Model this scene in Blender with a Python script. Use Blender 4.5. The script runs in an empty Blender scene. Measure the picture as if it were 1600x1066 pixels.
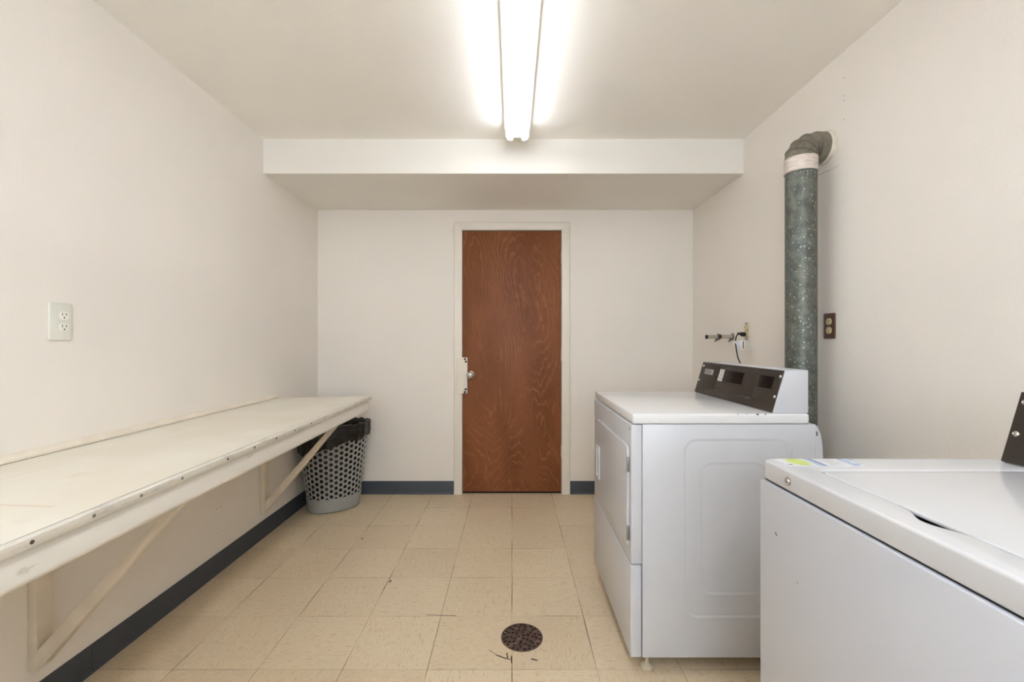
import bpy, bmesh, math, random
from mathutils import Vector, Matrix, noise
random.seed(4)
sc = bpy.context.scene
COL = sc.collection

# ---------------------------------------------------------------- camera
F = 683.0            # focal length in pixels of a 1600-wide frame
CZ = 1.181
cd = bpy.data.cameras.new('camera'); cam = bpy.data.objects.new('camera', cd); COL.objects.link(cam)
cd.sensor_width = 36; cd.lens = 36 * F / 1600; cd.clip_start = 0.02
cam.location = (0, 0, CZ); cam.rotation_euler = (math.pi / 2, 0, 0)
sc.camera = cam

# ---------------------------------------------------------------- world, exposure
w = bpy.data.worlds.new('sky'); sc.world = w; w.use_nodes = True
w.node_tree.nodes['Background'].inputs[0].default_value = (0.80, 0.90, 1.0, 1)
w.node_tree.nodes['Background'].inputs[1].default_value = 3.0
sc.view_settings.view_transform = 'Standard'; sc.view_settings.look = 'None'
sc.view_settings.gamma = 1; sc.view_settings.use_curve_mapping = False
sc.view_settings.exposure = 1.66
TUBE_POWER = 4.1
TUBE_POWER_FILL = 14.0  # for the unseen fixture added behind the camera
sc.cycles.use_denoising = True
sc.cycles.max_bounces = 14; sc.cycles.diffuse_bounces = 10; sc.cycles.glossy_bounces = 6
sc.cycles.transparent_max_bounces = 8
sc.cycles.caustics_reflective = False; sc.cycles.caustics_refractive = False
sc.cycles.sample_clamp_indirect = 8

# room dimensions (metres; the camera stands at x=0, y=0)
XL, XR, YB, YN, ZC = -1.50, 1.396, 3.376, -1.70, 2.40
SOF_Y, SOF_Z = 2.637, 2.192
TOP = 0.82           # counter top height

# cool fill light enters through an unseen window added behind the camera
WX0, WX1, WZ0, WZ1 = -1.05, 0.95, 1.0, 2.15
pl = bpy.data.lights.new('fill_window_portal', 'AREA'); pl.shape = 'RECTANGLE'
pl.size = WX1 - WX0; pl.size_y = WZ1 - WZ0; pl.cycles.is_portal = True
po = bpy.data.objects.new('fill_window_portal', pl); COL.objects.link(po)
po.location = ((WX0 + WX1) / 2, YN - 0.13, (WZ0 + WZ1) / 2); po.rotation_euler = (math.pi / 2, 0, 0)

# ---------------------------------------------------------------- node helpers
def srgb(r, g, b):
    f = lambda c: (c / 255 / 12.92) if c / 255 <= 0.04045 else ((c / 255 + 0.055) / 1.055) ** 2.4
    return (f(r), f(g), f(b), 1)

class NT:
    def __init__(s, name):
        s.m = bpy.data.materials.new(name); s.m.use_nodes = True
        s.t = s.m.node_tree; s.b = s.t.nodes['Principled BSDF']
    def n(s, typ, **k):
        nd = s.t.nodes.new(typ)
        for a, v in k.items(): setattr(nd, a, v)
        return nd
    def l(s, a, b): s.t.links.new(a, b)
    def put(s, sock, v):
        if hasattr(v, 'is_output'): s.l(v, sock)
        elif v is not None: sock.default_value = v
    def math(s, op, a, b=None, c=None, clamp=False):
        nd = s.n('ShaderNodeMath', operation=op, use_clamp=clamp)
        for i, v in enumerate((a, b, c)):
            if v is not None: s.put(nd.inputs[i], v)
        return nd.outputs[0]
    def vm(s, op, a, b=None, out=0):
        nd = s.n('ShaderNodeVectorMath', operation=op)
        s.put(nd.inputs[0], a)
        if b is not None: s.put(nd.inputs[3 if op == 'SCALE' else 1], b)
        return nd.outputs[out]
    def mix(s, fac, a, b, mode='MIX'):
        nd = s.n('ShaderNodeMix', data_type='RGBA', blend_type=mode)
        s.put(nd.inputs[0], fac); s.put(nd.inputs[6], a); s.put(nd.inputs[7], b)
        return nd.outputs[2]
    def ss(s, v, lo, hi, a=0.0, b=1.0):
        nd = s.n('ShaderNodeMapRange', interpolation_type='SMOOTHSTEP')
        s.put(nd.inputs[0], v)
        for i, q in enumerate((lo, hi, a, b)): nd.inputs[i + 1].default_value = q
        return nd.outputs[0]
    def noise(s, vec, scale, detail=2, rough=0.5, out=0):
        nd = s.n('ShaderNodeTexNoise'); s.l(vec, nd.inputs['Vector'])
        nd.inputs['Scale'].default_value = scale; nd.inputs['Detail'].default_value = detail
        nd.inputs['Roughness'].default_value = rough
        return nd.outputs[out]
    def map(s, vec, scale=(1, 1, 1), loc=(0, 0, 0)):
        nd = s.n('ShaderNodeMapping'); s.l(vec, nd.inputs[0])
        nd.inputs['Scale'].default_value = scale; nd.inputs['Location'].default_value = loc
        return nd.outputs[0]
    def pos(s): return s.n('ShaderNodeNewGeometry').outputs['Position']
    def obj(s): return s.n('ShaderNodeTexCoord').outputs['Object']
    def segdist(s, p, A, B):
        A = Vector(A); D = Vector(B) - A
        pa = s.vm('SUBTRACT', p, tuple(A))
        t = s.math('DIVIDE', s.vm('DOT_PRODUCT', pa, tuple(D), out=1), max(D.length_squared, 1e-9), clamp=True)
        sc_ = s.n('ShaderNodeVectorMath', operation='SCALE')
        sc_.inputs[0].default_value = tuple(D); s.l(t, sc_.inputs[3])
        return s.vm('LENGTH', s.vm('SUBTRACT', pa, sc_.outputs[0]), out=1)
    def marks(s, p, segs):
        """segs: (A, B, halfwidth) -> 0..1 mask"""
        r = None
        for A, B, wd in segs:
            m = s.ss(s.segdist(p, A, B), wd * 0.5, wd * 1.4, 1.0, 0.0)
            r = m if r is None else s.math('MAXIMUM', r, m)
        return r
    def bump(s, h, dist=0.001, strength=1.0):
        nd = s.n('ShaderNodeBump'); nd.inputs['Distance'].default_value = dist
        nd.inputs['Strength'].default_value = strength
        s.l(h, nd.inputs['Height']); s.l(nd.outputs[0], s.b.inputs['Normal'])
    def fin(s, color=None, rough=None, metal=None, spec=None, coat=None):
        if color is not None: s.put(s.b.inputs['Base Color'], color)
        if rough is not None: s.put(s.b.inputs['Roughness'], rough)
        if metal is not None: s.put(s.b.inputs['Metallic'], metal)
        if spec is not None: s.put(s.b.inputs['Specular IOR Level'], spec)
        if coat is not None: s.b.inputs['Coat Weight'].default_value = coat; s.b.inputs['Coat Roughness'].default_value = 0.08
        return s.m

def plain(name, col, rough=0.5, metal=0.0, var=0.04, scale=6, bump=0.0, bscale=200, spec=0.5):
    t = NT(name); p = t.obj()
    n = t.noise(p, scale, 3)
    c = t.mix(t.ss(n, 0.3, 0.7), tuple([x * (1 - var) for x in col[:3]] + [1]), tuple([min(1, x * (1 + var)) for x in col[:3]] + [1]))
    if bump: t.bump(t.noise(p, bscale, 2), bump)
    return t.fin(c, rough, metal, spec)

# photo pixel -> point on the plane axis=value (to measure places off the photograph)
def W(px, py, axis, val):
    d = Vector(((px - 800) / F, 1.0, (533 - py) / F)); o = Vector((0, 0, CZ))
    return o + d * ((val - o[axis]) / d[axis])

def wall_mat(name, col, segs=(), segcol=None, rough=0.55, bump=0.0006):
    t = NT(name); p = t.pos()
    n = t.noise(p, 1.3, 3)
    c = t.mix(t.ss(n, 0.3, 0.7), tuple([x * 0.975 for x in col[:3]] + [1]), tuple([x * 1.015 for x in col[:3]] + [1]))
    if segs:
        c = t.mix(t.math('MULTIPLY', t.marks(p, segs), 0.75), c, segcol or srgb(120, 108, 95))
    t.bump(t.noise(p, 120, 3), bump)
    return t.fin(c, rough, spec=0.35)

M = {}
CREAM = srgb(233, 228, 221)
M['wall'] = wall_mat('wall_paint', CREAM)
rw = [(W(1274, 276, 0, XR), W(1296, 266, 0, XR), 0.0013), (W(1296, 266, 0, XR), W(1310, 259, 0, XR), 0.0008)]
for (px, py) in ((1319, 80), (1319.5, 122), (1319, 157), (1319, 187), (1318, 150)):
    q = W(px, py, 0, XR); rw.append((q, q + Vector((0, 0, 0.002)), 0.0022))
M['wall_right'] = wall_mat('wall_paint_right', CREAM, rw, srgb(96, 84, 70))
lw = []
for (px, py) in ((392, 612), (345, 792), (338, 795), (80, 915), (340, 833)):
    q = W(px, py, 0, XL); lw.append((q, q + Vector((0, 0.003, 0)), 0.0025))
M['wall_left'] = wall_mat('wall_paint_left', CREAM, lw, srgb(140, 126, 108))
cs = []
for (a, b, wd) in (((1251, 84), (1213, 121), 0.0022), ((1213, 121), (1200, 135), 0.0012)):
    cs.append((W(*a, 2, ZC), W(*b, 2, ZC), wd))
for (px, py) in ((1251, 84), (1213, 121), (1201, 136), (1280, 84), (1228, 107), (1250, 137), (519, 62), (560, 128)):
    q = W(px, py, 2, ZC); cs.append((q, q + Vector((0.002, 0, 0)), 0.004))
M['ceiling'] = wall_mat('ceiling_paint', srgb(243, 240, 234), cs, srgb(245, 238, 226), rough=0.6, bump=0.0008)
M['soffit'] = wall_mat('soffit_paint', srgb(233, 230, 224))
M['trim'] = plain('trim_paint', srgb(226, 219, 207), 0.38, var=0.015)

# floor: 12 inch vinyl tiles with directional flecks
def floor_mat():
    t = NT('vinyl_tile'); p = t.pos()
    TS = 0.3048
    wob = t.noise(p, 2.0, 1, out=1)
    pw = t.vm('ADD', p, t.vm('SCALE', t.vm('SUBTRACT', wob, (0.5, 0.5, 0.5)), 0.004))
    q = t.vm('SCALE', t.vm('ADD', pw, (30.0 * TS, 30 * TS - 0.047, 0)), 1 / TS)
    fr = t.vm('FRACTION', q); ce = t.vm('FLOOR', q)
    s1 = t.n('ShaderNodeSeparateXYZ'); t.l(fr, s1.inputs[0])
    s2 = t.n('ShaderNodeSeparateXYZ'); t.l(ce, s2.inputs[0])
    edge = lambda v: t.math('SUBTRACT', 0.5, t.math('ABSOLUTE', t.math('SUBTRACT', v, 0.5)))
    ex, ey = edge(s1.outputs[0]), edge(s1.outputs[1])
    par = t.math('MODULO', t.math('ADD', s2.outputs[0], s2.outputs[1]), 2.0)
    wn = t.n('ShaderNodeTexWhiteNoise', noise_dimensions='2D'); t.l(ce, wn.inputs['Vector'])
    # fleck direction alternates tile by tile
    fa = t.map(p, (26, 110, 1)); fb = t.map(p, (110, 26, 1))
    vmix = t.n('ShaderNodeMix', data_type='VECTOR'); t.l(par, vmix.inputs[0]); t.l(fa, vmix.inputs[4]); t.l(fb, vmix.inputs[5])
    fv = vmix.outputs[1]
    fl = t.noise(fv, 1.0, 4, 0.65); fl2 = t.noise(t.vm('ADD', fv, (31, 17, 5)), 1.9, 3, 0.6)
    base = t.mix(wn.outputs[0], srgb(210, 192, 163), srgb(218, 201, 173))
    c = t.mix(t.math('MULTIPLY', t.ss(fl, 0.54, 0.66), 0.6), base, srgb(186, 162, 130))
    c = t.mix(t.math('MULTIPLY', t.ss(fl2, 0.55, 0.66), 0.55), c, srgb(226, 212, 188))
    c = t.mix(t.math('MULTIPLY', t.ss(t.noise(t.vm('ADD', fv, (3, 7, 9)), 2.2, 2), 0.66, 0.72), 0.6), c, srgb(150, 122, 92))
    c = t.mix(t.math('MULTIPLY', t.ss(t.noise(p, 1.6, 3), 0.45, 0.75), 0.22), c, srgb(190, 168, 136))
    # joints: stronger where the noise opens them
    op = t.noise(p, 3.1, 2)
    jw = t.ss(op, 0.35, 0.72, 0.0025, 0.0085)
    jx = t.math('SUBTRACT', 1.0, t.math('DIVIDE', ex, jw), clamp=True)
    jy = t.math('SUBTRACT', 1.0, t.math('DIVIDE', ey, t.math('MULTIPLY', jw, 0.8)), clamp=True)
    jx = t.math('POWER', jx, 0.5); jy = t.math('POWER', jy, 0.5)
    j = t.math('MAXIMUM', t.math('MULTIPLY', jx, t.ss(op, 0.3, 0.6, 0.45, 0.95)), t.math('MULTIPLY', jy, t.ss(op, 0.35, 0.7, 0.3, 0.85)))
    c = t.mix(t.math('MULTIPLY', j, 1.15, clamp=True), c, srgb(96, 74, 54))
    seg = []
    P = lambda x, y: W(x, y, 2, 0)
    for a, b, wd in (((764, 1016), (776, 1024), .0012), ((776, 1024), (790, 1029), .003), ((790, 1029), (799, 1031), .0022), ((792, 1021), (793, 1029), .0025), ((831, 1030), (839, 1032), .0035),
                     ((667, 961), (712, 962.5), .0018), ((799, 1026), (799.5, 1036), .0025), ((565, 843), (567, 841), .004), ((609, 910), (611, 907), .004)):
        seg.append((P(*a), P(*b), wd))
    c = t.mix(t.marks(p, seg), c, srgb(58, 42, 30))
    t.bump(t.math('SUBTRACT', t.noise(p, 9, 2), t.math('MULTIPLY', j, 0.6)), 0.0012)
    return t.fin(c, t.ss(fl, 0.3, 0.7, 0.36, 0.46), spec=0.4)
M['floor'] = floor_mat()

def door_mat():
    t = NT('red_brown_veneer'); p = t.pos()
    pm = t.map(p, (1.15, 1.0, 0.42), (0.4, 0, 0.13))
    n1 = t.noise(pm, 1.7, 1.2, 0.4)
    n2 = t.noise(t.map(p, (5, 1, 1.6)), 1.6, 3, 0.6)
    n3 = t.noise(t.map(p, (30, 1, 6)), 1.0, 3, 0.7)
    sx = t.n('ShaderNodeSeparateXYZ'); t.l(p, sx.inputs[0])
    v = t.math('ADD', t.math('MULTIPLY', n1, 40), t.math('ADD', t.math('MULTIPLY', sx.outputs[0], 3.0), t.math('ADD', t.math('MULTIPLY', n2, 3.6), t.math('MULTIPLY', n3, 1.1))))
    fr = t.math('FRACT', v)
    line = t.ss(fr, 0.0, 0.5, 1.0, 0.0)
    lead = t.ss(fr, 0.0, 0.05)
    line = t.math('MULTIPLY', line, lead)
    line = t.math('MULTIPLY', t.math('POWER', line, 2.2), t.ss(t.noise(t.map(p, (3, 1, 1.2)), 2.0, 2), 0.35, 0.66))
    broad = t.noise(t.map(p, (2.0, 1, 0.6)), 2.0, 3)
    c = t.mix(t.ss(broad, 0.3, 0.7), srgb(120, 72, 44), srgb(138, 86, 55))
    c = t.mix(t.math('MULTIPLY', line, 0.5), c, srgb(176, 122, 86))
    pore = t.noise(t.map(p, (260, 1, 26)), 1.0, 3, 0.6)
    c = t.mix(t.math('MULTIPLY', t.ss(pore, 0.52, 0.7), 0.35), c, srgb(84, 40, 20))
    pl_ = t.noise(t.map(p, (7, 1, 3)), 1.5, 4, 0.65)
    c = t.mix(t.math('MULTIPLY', t.ss(pl_, 0.6, 0.72), 0.3), c, srgb(176, 112, 70))
    t.bump(pore, 0.0003)
    return t.fin(c, 0.5, spec=0.25)
M['door'] = door_mat()

def white_enamel(name, col, rough=0.22, segs=None):
    t = NT(name); p = t.pos()
    c = t.mix(t.ss(t.noise(p, 3, 2), 0.3, 0.7), tuple([x * 0.985 for x in col[:3]] + [1]), col)
    if segs: c = t.mix(t.marks(p, segs), c, srgb(40, 36, 34))
    return t.fin(c, rough, spec=0.5)
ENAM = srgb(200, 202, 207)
chips = []
for px, py, r in ((1152, 648, .0022), (1166, 648, .002), (1183, 648, .004), (1187, 648.5, .002), (1195, 648, .0028)):
    q = W(px, py, 1, 1.54); chips.append((q, q + Vector((0.002, 0, 0)), r))
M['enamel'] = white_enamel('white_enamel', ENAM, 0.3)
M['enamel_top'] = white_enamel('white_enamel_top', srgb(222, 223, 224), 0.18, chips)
q = W(1211.8, 833, 0, 0.552)
q2 = W(1246, 911, 0, 0.552)
M['enamel_washer'] = white_enamel('white_enamel_washer', srgb(197, 200, 208), 0.3, [(q, q + Vector((0, -0.003, -0.003)), 0.0022), (q2, q2 + Vector((0, 0, .001)), .0012)])
M['enamel_lid'] = white_enamel('white_enamel_lid', srgb(206, 208, 212), 0.18)
M['dark_panel'] = plain('dark_brown_panel', srgb(50, 42, 35), 0.45, var=0.08, scale=9, bump=0.0002, bscale=500)
M['display'] = plain('dark_display_glass', srgb(16, 6, 5), 0.3, var=0.1, spec=0.15)
M['bezel'] = plain('bezel_edge', srgb(120, 108, 104), 0.35, metal=0.5)
M['chrome'] = plain('bright_metal', srgb(205, 200, 190), 0.22, metal=1.0)
M['steel'] = plain('dull_steel', srgb(150, 150, 148), 0.4, metal=0.9)
M['black'] = plain('black_plastic', srgb(20, 18, 16), 0.4)
M['hole'] = plain('dark_hole', srgb(10, 8, 6), 0.9)
M['base'] = plain('blue_grey_vinyl', srgb(64, 70, 77), 0.45, var=0.05)
M['ivory'] = plain('ivory_plastic', srgb(214, 196, 150), 0.35)
M['outlet_white'] = plain('pale_plastic', srgb(219, 219, 209), 0.35)
M['outlet_face'] = plain('white_plastic', srgb(232, 230, 224), 0.3)
M['brown'] = plain('brown_plastic', srgb(92, 66, 50), 0.4, var=0.12, scale=40)
M['slot'] = plain('slot_dark', srgb(70, 64, 58), 0.6)
M['foot'] = plain('aged_foot_plastic', srgb(196, 184, 160), 0.5, var=0.12, scale=50)

def counter_mat():
    t = NT('worn_white_laminate'); p = t.pos()
    c = t.mix(t.ss(t.noise(p, 4, 4), 0.35, 0.7), srgb(226, 220, 206), srgb(232, 228, 217))
    st = t.ss(t.noise(t.map(p, (2.2, 1.1, 1)), 2.4, 5, 0.6), 0.58, 0.74)
    c = t.mix(t.math('MULTIPLY', st, 0.3), c, srgb(206, 192, 160))
    scr = t.ss(t.noise(t.map(p, (60, 3, 1)), 1.0, 3), 0.68, 0.76)
    c = t.mix(t.math('MULTIPLY', scr, 0.25), c, srgb(190, 178, 156))
    seg = [(W(0, 789, 2, TOP), W(82, 792, 2, TOP), .004)]
    c = t.mix(t.math('MULTIPLY', t.marks(p, seg), 0.3), c, srgb(190, 160, 110))
    return t.fin(c, 0.4, spec=0.4)
M['counter'] = counter_mat()
def worn_trim():
    t = NT('worn_painted_trim'); p = t.pos()
    n = t.noise(t.map(p, (40, 9, 60)), 1.0, 5, 0.7)
    c = t.mix(t.math('MULTIPLY', t.ss(n, 0.5, 0.68), 0.55), srgb(224, 220, 210), srgb(168, 164, 158))
    t.bump(n, 0.0006)
    return t.fin(c, 0.45)
M['worn'] = worn_trim()
def rail_mat():
    t = NT('painted_rail'); p = t.pos()
    n = t.noise(t.map(p, (60, 12, 60)), 1.0, 4, 0.7)
    c = t.mix(t.math('MULTIPLY', t.ss(n, 0.62, 0.72), 0.5), srgb(229, 226, 218), srgb(172, 162, 146))
    t.bump(t.noise(t.map(p, (30, 3, 30)), 1, 3), 0.0005)
    return t.fin(c, 0.33)
M['rail'] = rail_mat()
M['bracket'] = plain('painted_bracket_wood', srgb(222, 213, 198), 0.45, var=0.05, scale=12, bump=0.0006, bscale=40)
M['batten'] = plain('painted_batten', srgb(227, 219, 203), 0.45, var=0.04, scale=10, bump=0.0006, bscale=40)
M['gap'] = plain('dark_joint', srgb(88, 76, 62), 0.8)  # dark brown for joints, screws, print and the painted batten shadow line
M['badge'] = plain('silver_badge', srgb(176, 174, 174), 0.4, metal=0.3)
M['basket'] = plain('grey_basket_plastic', srgb(150, 152, 150), 0.38, var=0.03)

def bag_mat():
    t = NT('black_bag_plastic'); p = t.obj()
    t.bump(t.noise(p, 26, 4, 0.6), 0.01)
    return t.fin(t.mix(t.ss(t.noise(p, 12, 2), .3, .7), srgb(12, 9, 8), srgb(22, 17, 14)), 0.24, spec=0.5)
M['bag'] = bag_mat()

def duct_mat(name, dark, light, thr, spots=True):
    t = NT(name); p = t.obj()
    v = t.n('ShaderNodeTexVoronoi', feature='F1'); t.l(t.map(p, (1, 1, 0.8)), v.inputs['Vector']); v.inputs['Scale'].default_value = 62
    d = t.math('ADD', v.outputs['Distance'], t.math('MULTIPLY', t.noise(p, 160, 2), 0.35))
    sp = t.ss(d, 0.30, 0.40, 1.0, 0.0)
    sep = t.n('ShaderNodeSeparateColor'); t.l(v.outputs['Color'], sep.inputs[0])
    sp = t.math('MULTIPLY', sp, t.ss(sep.outputs[0], thr, thr + 0.15))
    blot = t.noise(p, 24, 5, 0.65)
    c = t.mix(t.ss(blot, 0.35, 0.65), dark, light)
    if spots: c = t.mix(t.math('MULTIPLY', sp, 0.75), c, srgb(186, 194, 182))
    if spots:
        fk = t.noise(t.map(p, (1, 1, 0.55)), 135, 3, 0.55)
        c = t.mix(t.math('MULTIPLY', t.ss(fk, 0.635, 0.68), 0.6), c, srgb(170, 180, 170))
        c = t.mix(t.math('MULTIPLY', t.ss(t.noise(t.map(p, (1, 1, 0.25)), 14, 3), 0.5, 0.7), 0.35), c, srgb(96, 112, 116))  # highlight patches painted in as upright blue-grey blotches
    t.bump(blot, 0.0006)
    return t.fin(c, t.ss(blot, 0.3, 0.7, 0.38, 0.55), metal=0.35, spec=0.5)
M['duct'] = duct_mat('galvanised_duct', srgb(82, 85, 78), srgb(112, 115, 106), 0.18)
M['elbow'] = duct_mat('dull_elbow_metal', srgb(112, 107, 94), srgb(134, 128, 114), 0.9, False)
def tape_mat():
    t = NT('foil_tape'); p = t.obj()
    n = t.noise(t.map(p, (6, 6, 60)), 3, 4)
    c = t.mix(t.ss(n, .35, .65), srgb(196, 184, 174), srgb(222, 212, 204)); t.bump(n, 0.002)
    return t.fin(c, 0.35, metal=0.2)
M['tape'] = tape_mat()
M['caulk'] = plain('painted_flange', srgb(206, 200, 186), 0.55, var=0.08, scale=40, bump=0.002, bscale=60)
def rust():
    t = NT('rusty_drain_iron'); p = t.pos()
    n = t.noise(p, 60, 5, 0.7)
    c = t.mix(t.ss(n, .35, .65), srgb(72, 52, 44), srgb(104, 82, 72))
    c = t.mix(t.ss(t.noise(p, 25, 3), .55, .7), c, srgb(120, 98, 86))
    t.bump(n, 0.001)
    return t.fin(c, 0.6, metal=0.3)
M['rust'] = rust()
M['fixture'] = plain('fixture_enamel', srgb(236, 231, 218), 0.4, var=0.01)
def tube_mat(name, col, k):
    t = NT(name); t.b.inputs['Base Color'].default_value = (0.9, 0.9, 0.88, 1)
    n = t.noise(t.obj(), 2, 1)
    t.l(t.mix(n, col, tuple([x * 0.985 for x in col[:3]] + [1])), t.b.inputs['Emission Color'])
    t.b.inputs['Emission Strength'].default_value = k
    return t.m
M['tube1'] = tube_mat('lit_tube', (0.94, 1.0, 1.12, 1), TUBE_POWER)
M['tube2'] = tube_mat('lit_tube_warm', (0.955, 1.0, 1.08, 1), TUBE_POWER * 0.8)
M['tube_fill'] = tube_mat('lit_tube_fill', (0.94, 1.0, 1.12, 1), TUBE_POWER_FILL)
def glass():
    t = NT('window_glass'); t.t.nodes.remove(t.b)
    tr = t.n('ShaderNodeBsdfTransparent'); gl = t.n('ShaderNodeBsdfGlossy'); gl.inputs['Roughness'].default_value = 0.02
    fr = t.n('ShaderNodeFresnel'); mx = t.n('ShaderNodeMixShader')
    t.l(fr.outputs[0], mx.inputs[0]); t.l(tr.outputs[0], mx.inputs[1]); t.l(gl.outputs[0], mx.inputs[2])
    t.l(mx.outputs[0], t.t.nodes['Material Output'].inputs[0])
    return t.m
M['glass'] = glass()
def clear():
    t = NT('clear_sleeve'); t.b.inputs['Transmission Weight'].default_value = 0.0
    return t.fin(t.mix(t.noise(t.obj(), 30), srgb(225, 220, 210), srgb(240, 238, 232)), 0.15)
M['sleeve'] = clear()

# ---------------------------------------------------------------- mesh helpers
def finish(bm, name, mat, parent=None, sharp=35, smooth=True, center=True):
    bmesh.ops.remove_doubles(bm, verts=bm.verts, dist=1e-6)
    bmesh.ops.recalc_face_normals(bm, faces=bm.faces)
    me = bpy.data.meshes.new(name); bm.to_mesh(me); bm.free()
    return link_mesh(me, name, mat, parent, sharp, smooth)

def link_mesh(me, name, mat, parent=None, sharp=35, smooth=True):
    lo = Vector([min(v.co[i] for v in me.vertices) for i in range(3)])
    hi = Vector([max(v.co[i] for v in me.vertices) for i in range(3)])
    c = (lo + hi) / 2
    me.transform(Matrix.Translation(-c))
    mats = mat if isinstance(mat, (list, tuple)) else [mat]
    me.materials.clear()
    for m in mats: me.materials.append(m)
    if smooth:
        me.polygons.foreach_set('use_smooth', [True] * len(me.polygons))
        me.set_sharp_from_angle(angle=math.radians(sharp))
    o = bpy.data.objects.new(name, me); COL.objects.link(o)
    base = Vector((0, 0, 0))
    if parent is not None:
        q_ = parent
        while q_ is not None: base += q_.location; q_ = q_.parent
        o.parent = parent
    o.location = c - base
    return o

def box(bm, x0, x1, y0, y1, z0, z1, bev=0.0, seg=2):
    vs = [bm.verts.new((x, y, z)) for x in (x0, x1) for y in (y0, y1) for z in (z0, z1)]
    fs = [(0, 1, 3, 2), (4, 6, 7, 5), (0, 4, 5, 1), (2, 3, 7, 6), (0, 2, 6, 4), (1, 5, 7, 3)]
    F_ = [bm.faces.new([vs[i] for i in f]) for f in fs]
    if bev:
        es = list({e for f in F_ for e in f.edges})
        bmesh.ops.bevel(bm, geom=es, offset=bev, segments=seg, affect='EDGES', profile=0.5)

def prism(bm, pts, axis, a, b, bev=0.0, seg=2):
    """pts: polygon in the other two axes (in order), extruded along axis from a to b"""
    oth = [i for i in range(3) if i != axis]
    def mk(val):
        r = []
        for p in pts:
            c = [0, 0, 0]; c[axis] = val; c[oth[0]] = p[0]; c[oth[1]] = p[1]; r.append(bm.verts.new(c))
        return r
    A, B = mk(a), mk(b); n = len(pts)
    F_ = [bm.faces.new(A), bm.faces.new(B[::-1])] + [bm.faces.new((A[i], B[i], B[(i + 1) % n], A[(i + 1) % n])) for i in range(n)]
    if bev:
        es = list({e for f in F_ for e in f.edges})
        bmesh.ops.bevel(bm, geom=es, offset=bev, segments=seg, affect='EDGES', profile=0.5)

def tube(bm, pts, r, seg=16, cap=True):
    pts = [Vector(p) for p in pts]; n = len(pts)
    rs = r if isinstance(r, (list, tuple)) else [r] * n
    T = []
    for i in range(n):
        a = pts[max(0, i - 1)]; b = pts[min(n - 1, i + 1)]
        T.append((b - a).normalized())
    up = Vector((0, 0, 1)) if abs(T[0].z) < 0.9 else Vector((0, 1, 0))
    N = (up - T[0] * up.dot(T[0])).normalized(); rings = []
    for i in range(n):
        N = (N - T[i] * N.dot(T[i])).normalized(); B = T[i].cross(N)
        k = 1.0
        rings.append([bm.verts.new(pts[i] + (N * math.cos(2 * math.pi * j / seg) + B * math.sin(2 * math.pi * j / seg)) * rs[i] * k) for j in range(seg)])
    for i in range(n - 1):
        for j in range(seg):
            bm.faces.new((rings[i][j], rings[i][(j + 1) % seg], rings[i + 1][(j + 1) % seg], rings[i + 1][j]))
    if cap: bm.faces.new(rings[0][::-1]); bm.faces.new(rings[-1])

def lathe(bm, prof, origin, axis, seg=24):
    """prof: (distance along axis, radius)"""
    ax = Vector(axis).normalized(); up = Vector((0, 0, 1)) if abs(ax.z) < 0.9 else Vector((1, 0, 0))
    N = (up - ax * up.dot(ax)).normalized(); B = ax.cross(N); o = Vector(origin); rings = []
    for (d, r) in prof:
        rings.append([bm.verts.new(o + ax * d + (N * math.cos(2 * math.pi * j / seg) + B * math.sin(2 * math.pi * j / seg)) * max(r, 1e-5)) for j in range(seg)])
    for i in range(len(prof) - 1):
        for j in range(seg):
            bm.faces.new((rings[i][j], rings[i][(j + 1) % seg], rings[i + 1][(j + 1) % seg], rings[i + 1][j]))
    bm.faces.new(rings[0][::-1]); bm.faces.new(rings[-1])

def rrect(x0, y0, x1, y1, r, n=6):
    pts = []
    for cx, cy, a0 in ((x1 - r, y0 + r, -90), (x1 - r, y1 - r, 0), (x0 + r, y1 - r, 90), (x0 + r, y0 + r, 180)):
        for k in range(n + 1):
            a = math.radians(a0 + 90 * k / n); pts.append((cx + r * math.cos(a), cy + r * math.sin(a)))
    return pts
def circ(cx, cy, r, n=24, ry=None):
    return [(cx + r * math.cos(2 * math.pi * k / n), cy + (ry or r) * math.sin(2 * math.pi * k / n)) for k in range(n)]

def plate(loops, thick, bev=0.0, mtx=None, seg=2):
    """flat plate with holes from 2D loops, z from 0 to thick, rounded edges; returns a mesh"""
    cu = bpy.data.curves.new('c', 'CURVE'); cu.dimensions = '2D'; cu.fill_mode = 'BOTH'
    cu.extrude = thick / 2 - bev; cu.bevel_depth = bev; cu.bevel_resolution = seg; cu.offset = -bev
    for lp in loops:
        s = cu.splines.new('POLY'); s.points.add(len(lp) - 1); s.use_cyclic_u = True
        for i, p in enumerate(lp): s.points[i].co = (p[0], p[1], 0, 1)
    o = bpy.data.objects.new('c', cu); COL.objects.link(o)
    dg = bpy.context.evaluated_depsgraph_get(); me = bpy.data.meshes.new_from_object(o.evaluated_get(dg))
    bpy.data.objects.remove(o); bpy.data.curves.remove(cu)
    me.transform(Matrix.Translation((0, 0, thick / 2)))
    bm = bmesh.new(); bm.from_mesh(me); bmesh.ops.remove_doubles(bm, verts=bm.verts, dist=1e-5); bm.to_mesh(me); bm.free()
    if mtx is not None: me.transform(mtx)
    return me

def text_mesh(body, size, thick, mtx, align='CENTER', sx=1.0):
    cu = bpy.data.curves.new('t', 'FONT'); cu.body = body; cu.size = size; cu.extrude = thick
    cu.align_x = align; cu.align_y = 'CENTER'
    o = bpy.data.objects.new('t', cu); COL.objects.link(o)
    dg = bpy.context.evaluated_depsgraph_get(); me = bpy.data.meshes.new_from_object(o.evaluated_get(dg))
    bpy.data.objects.remove(o); bpy.data.curves.remove(cu)
    me.transform(Matrix.Diagonal((sx, 1, 1, 1))); me.transform(mtx)
    return me

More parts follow.
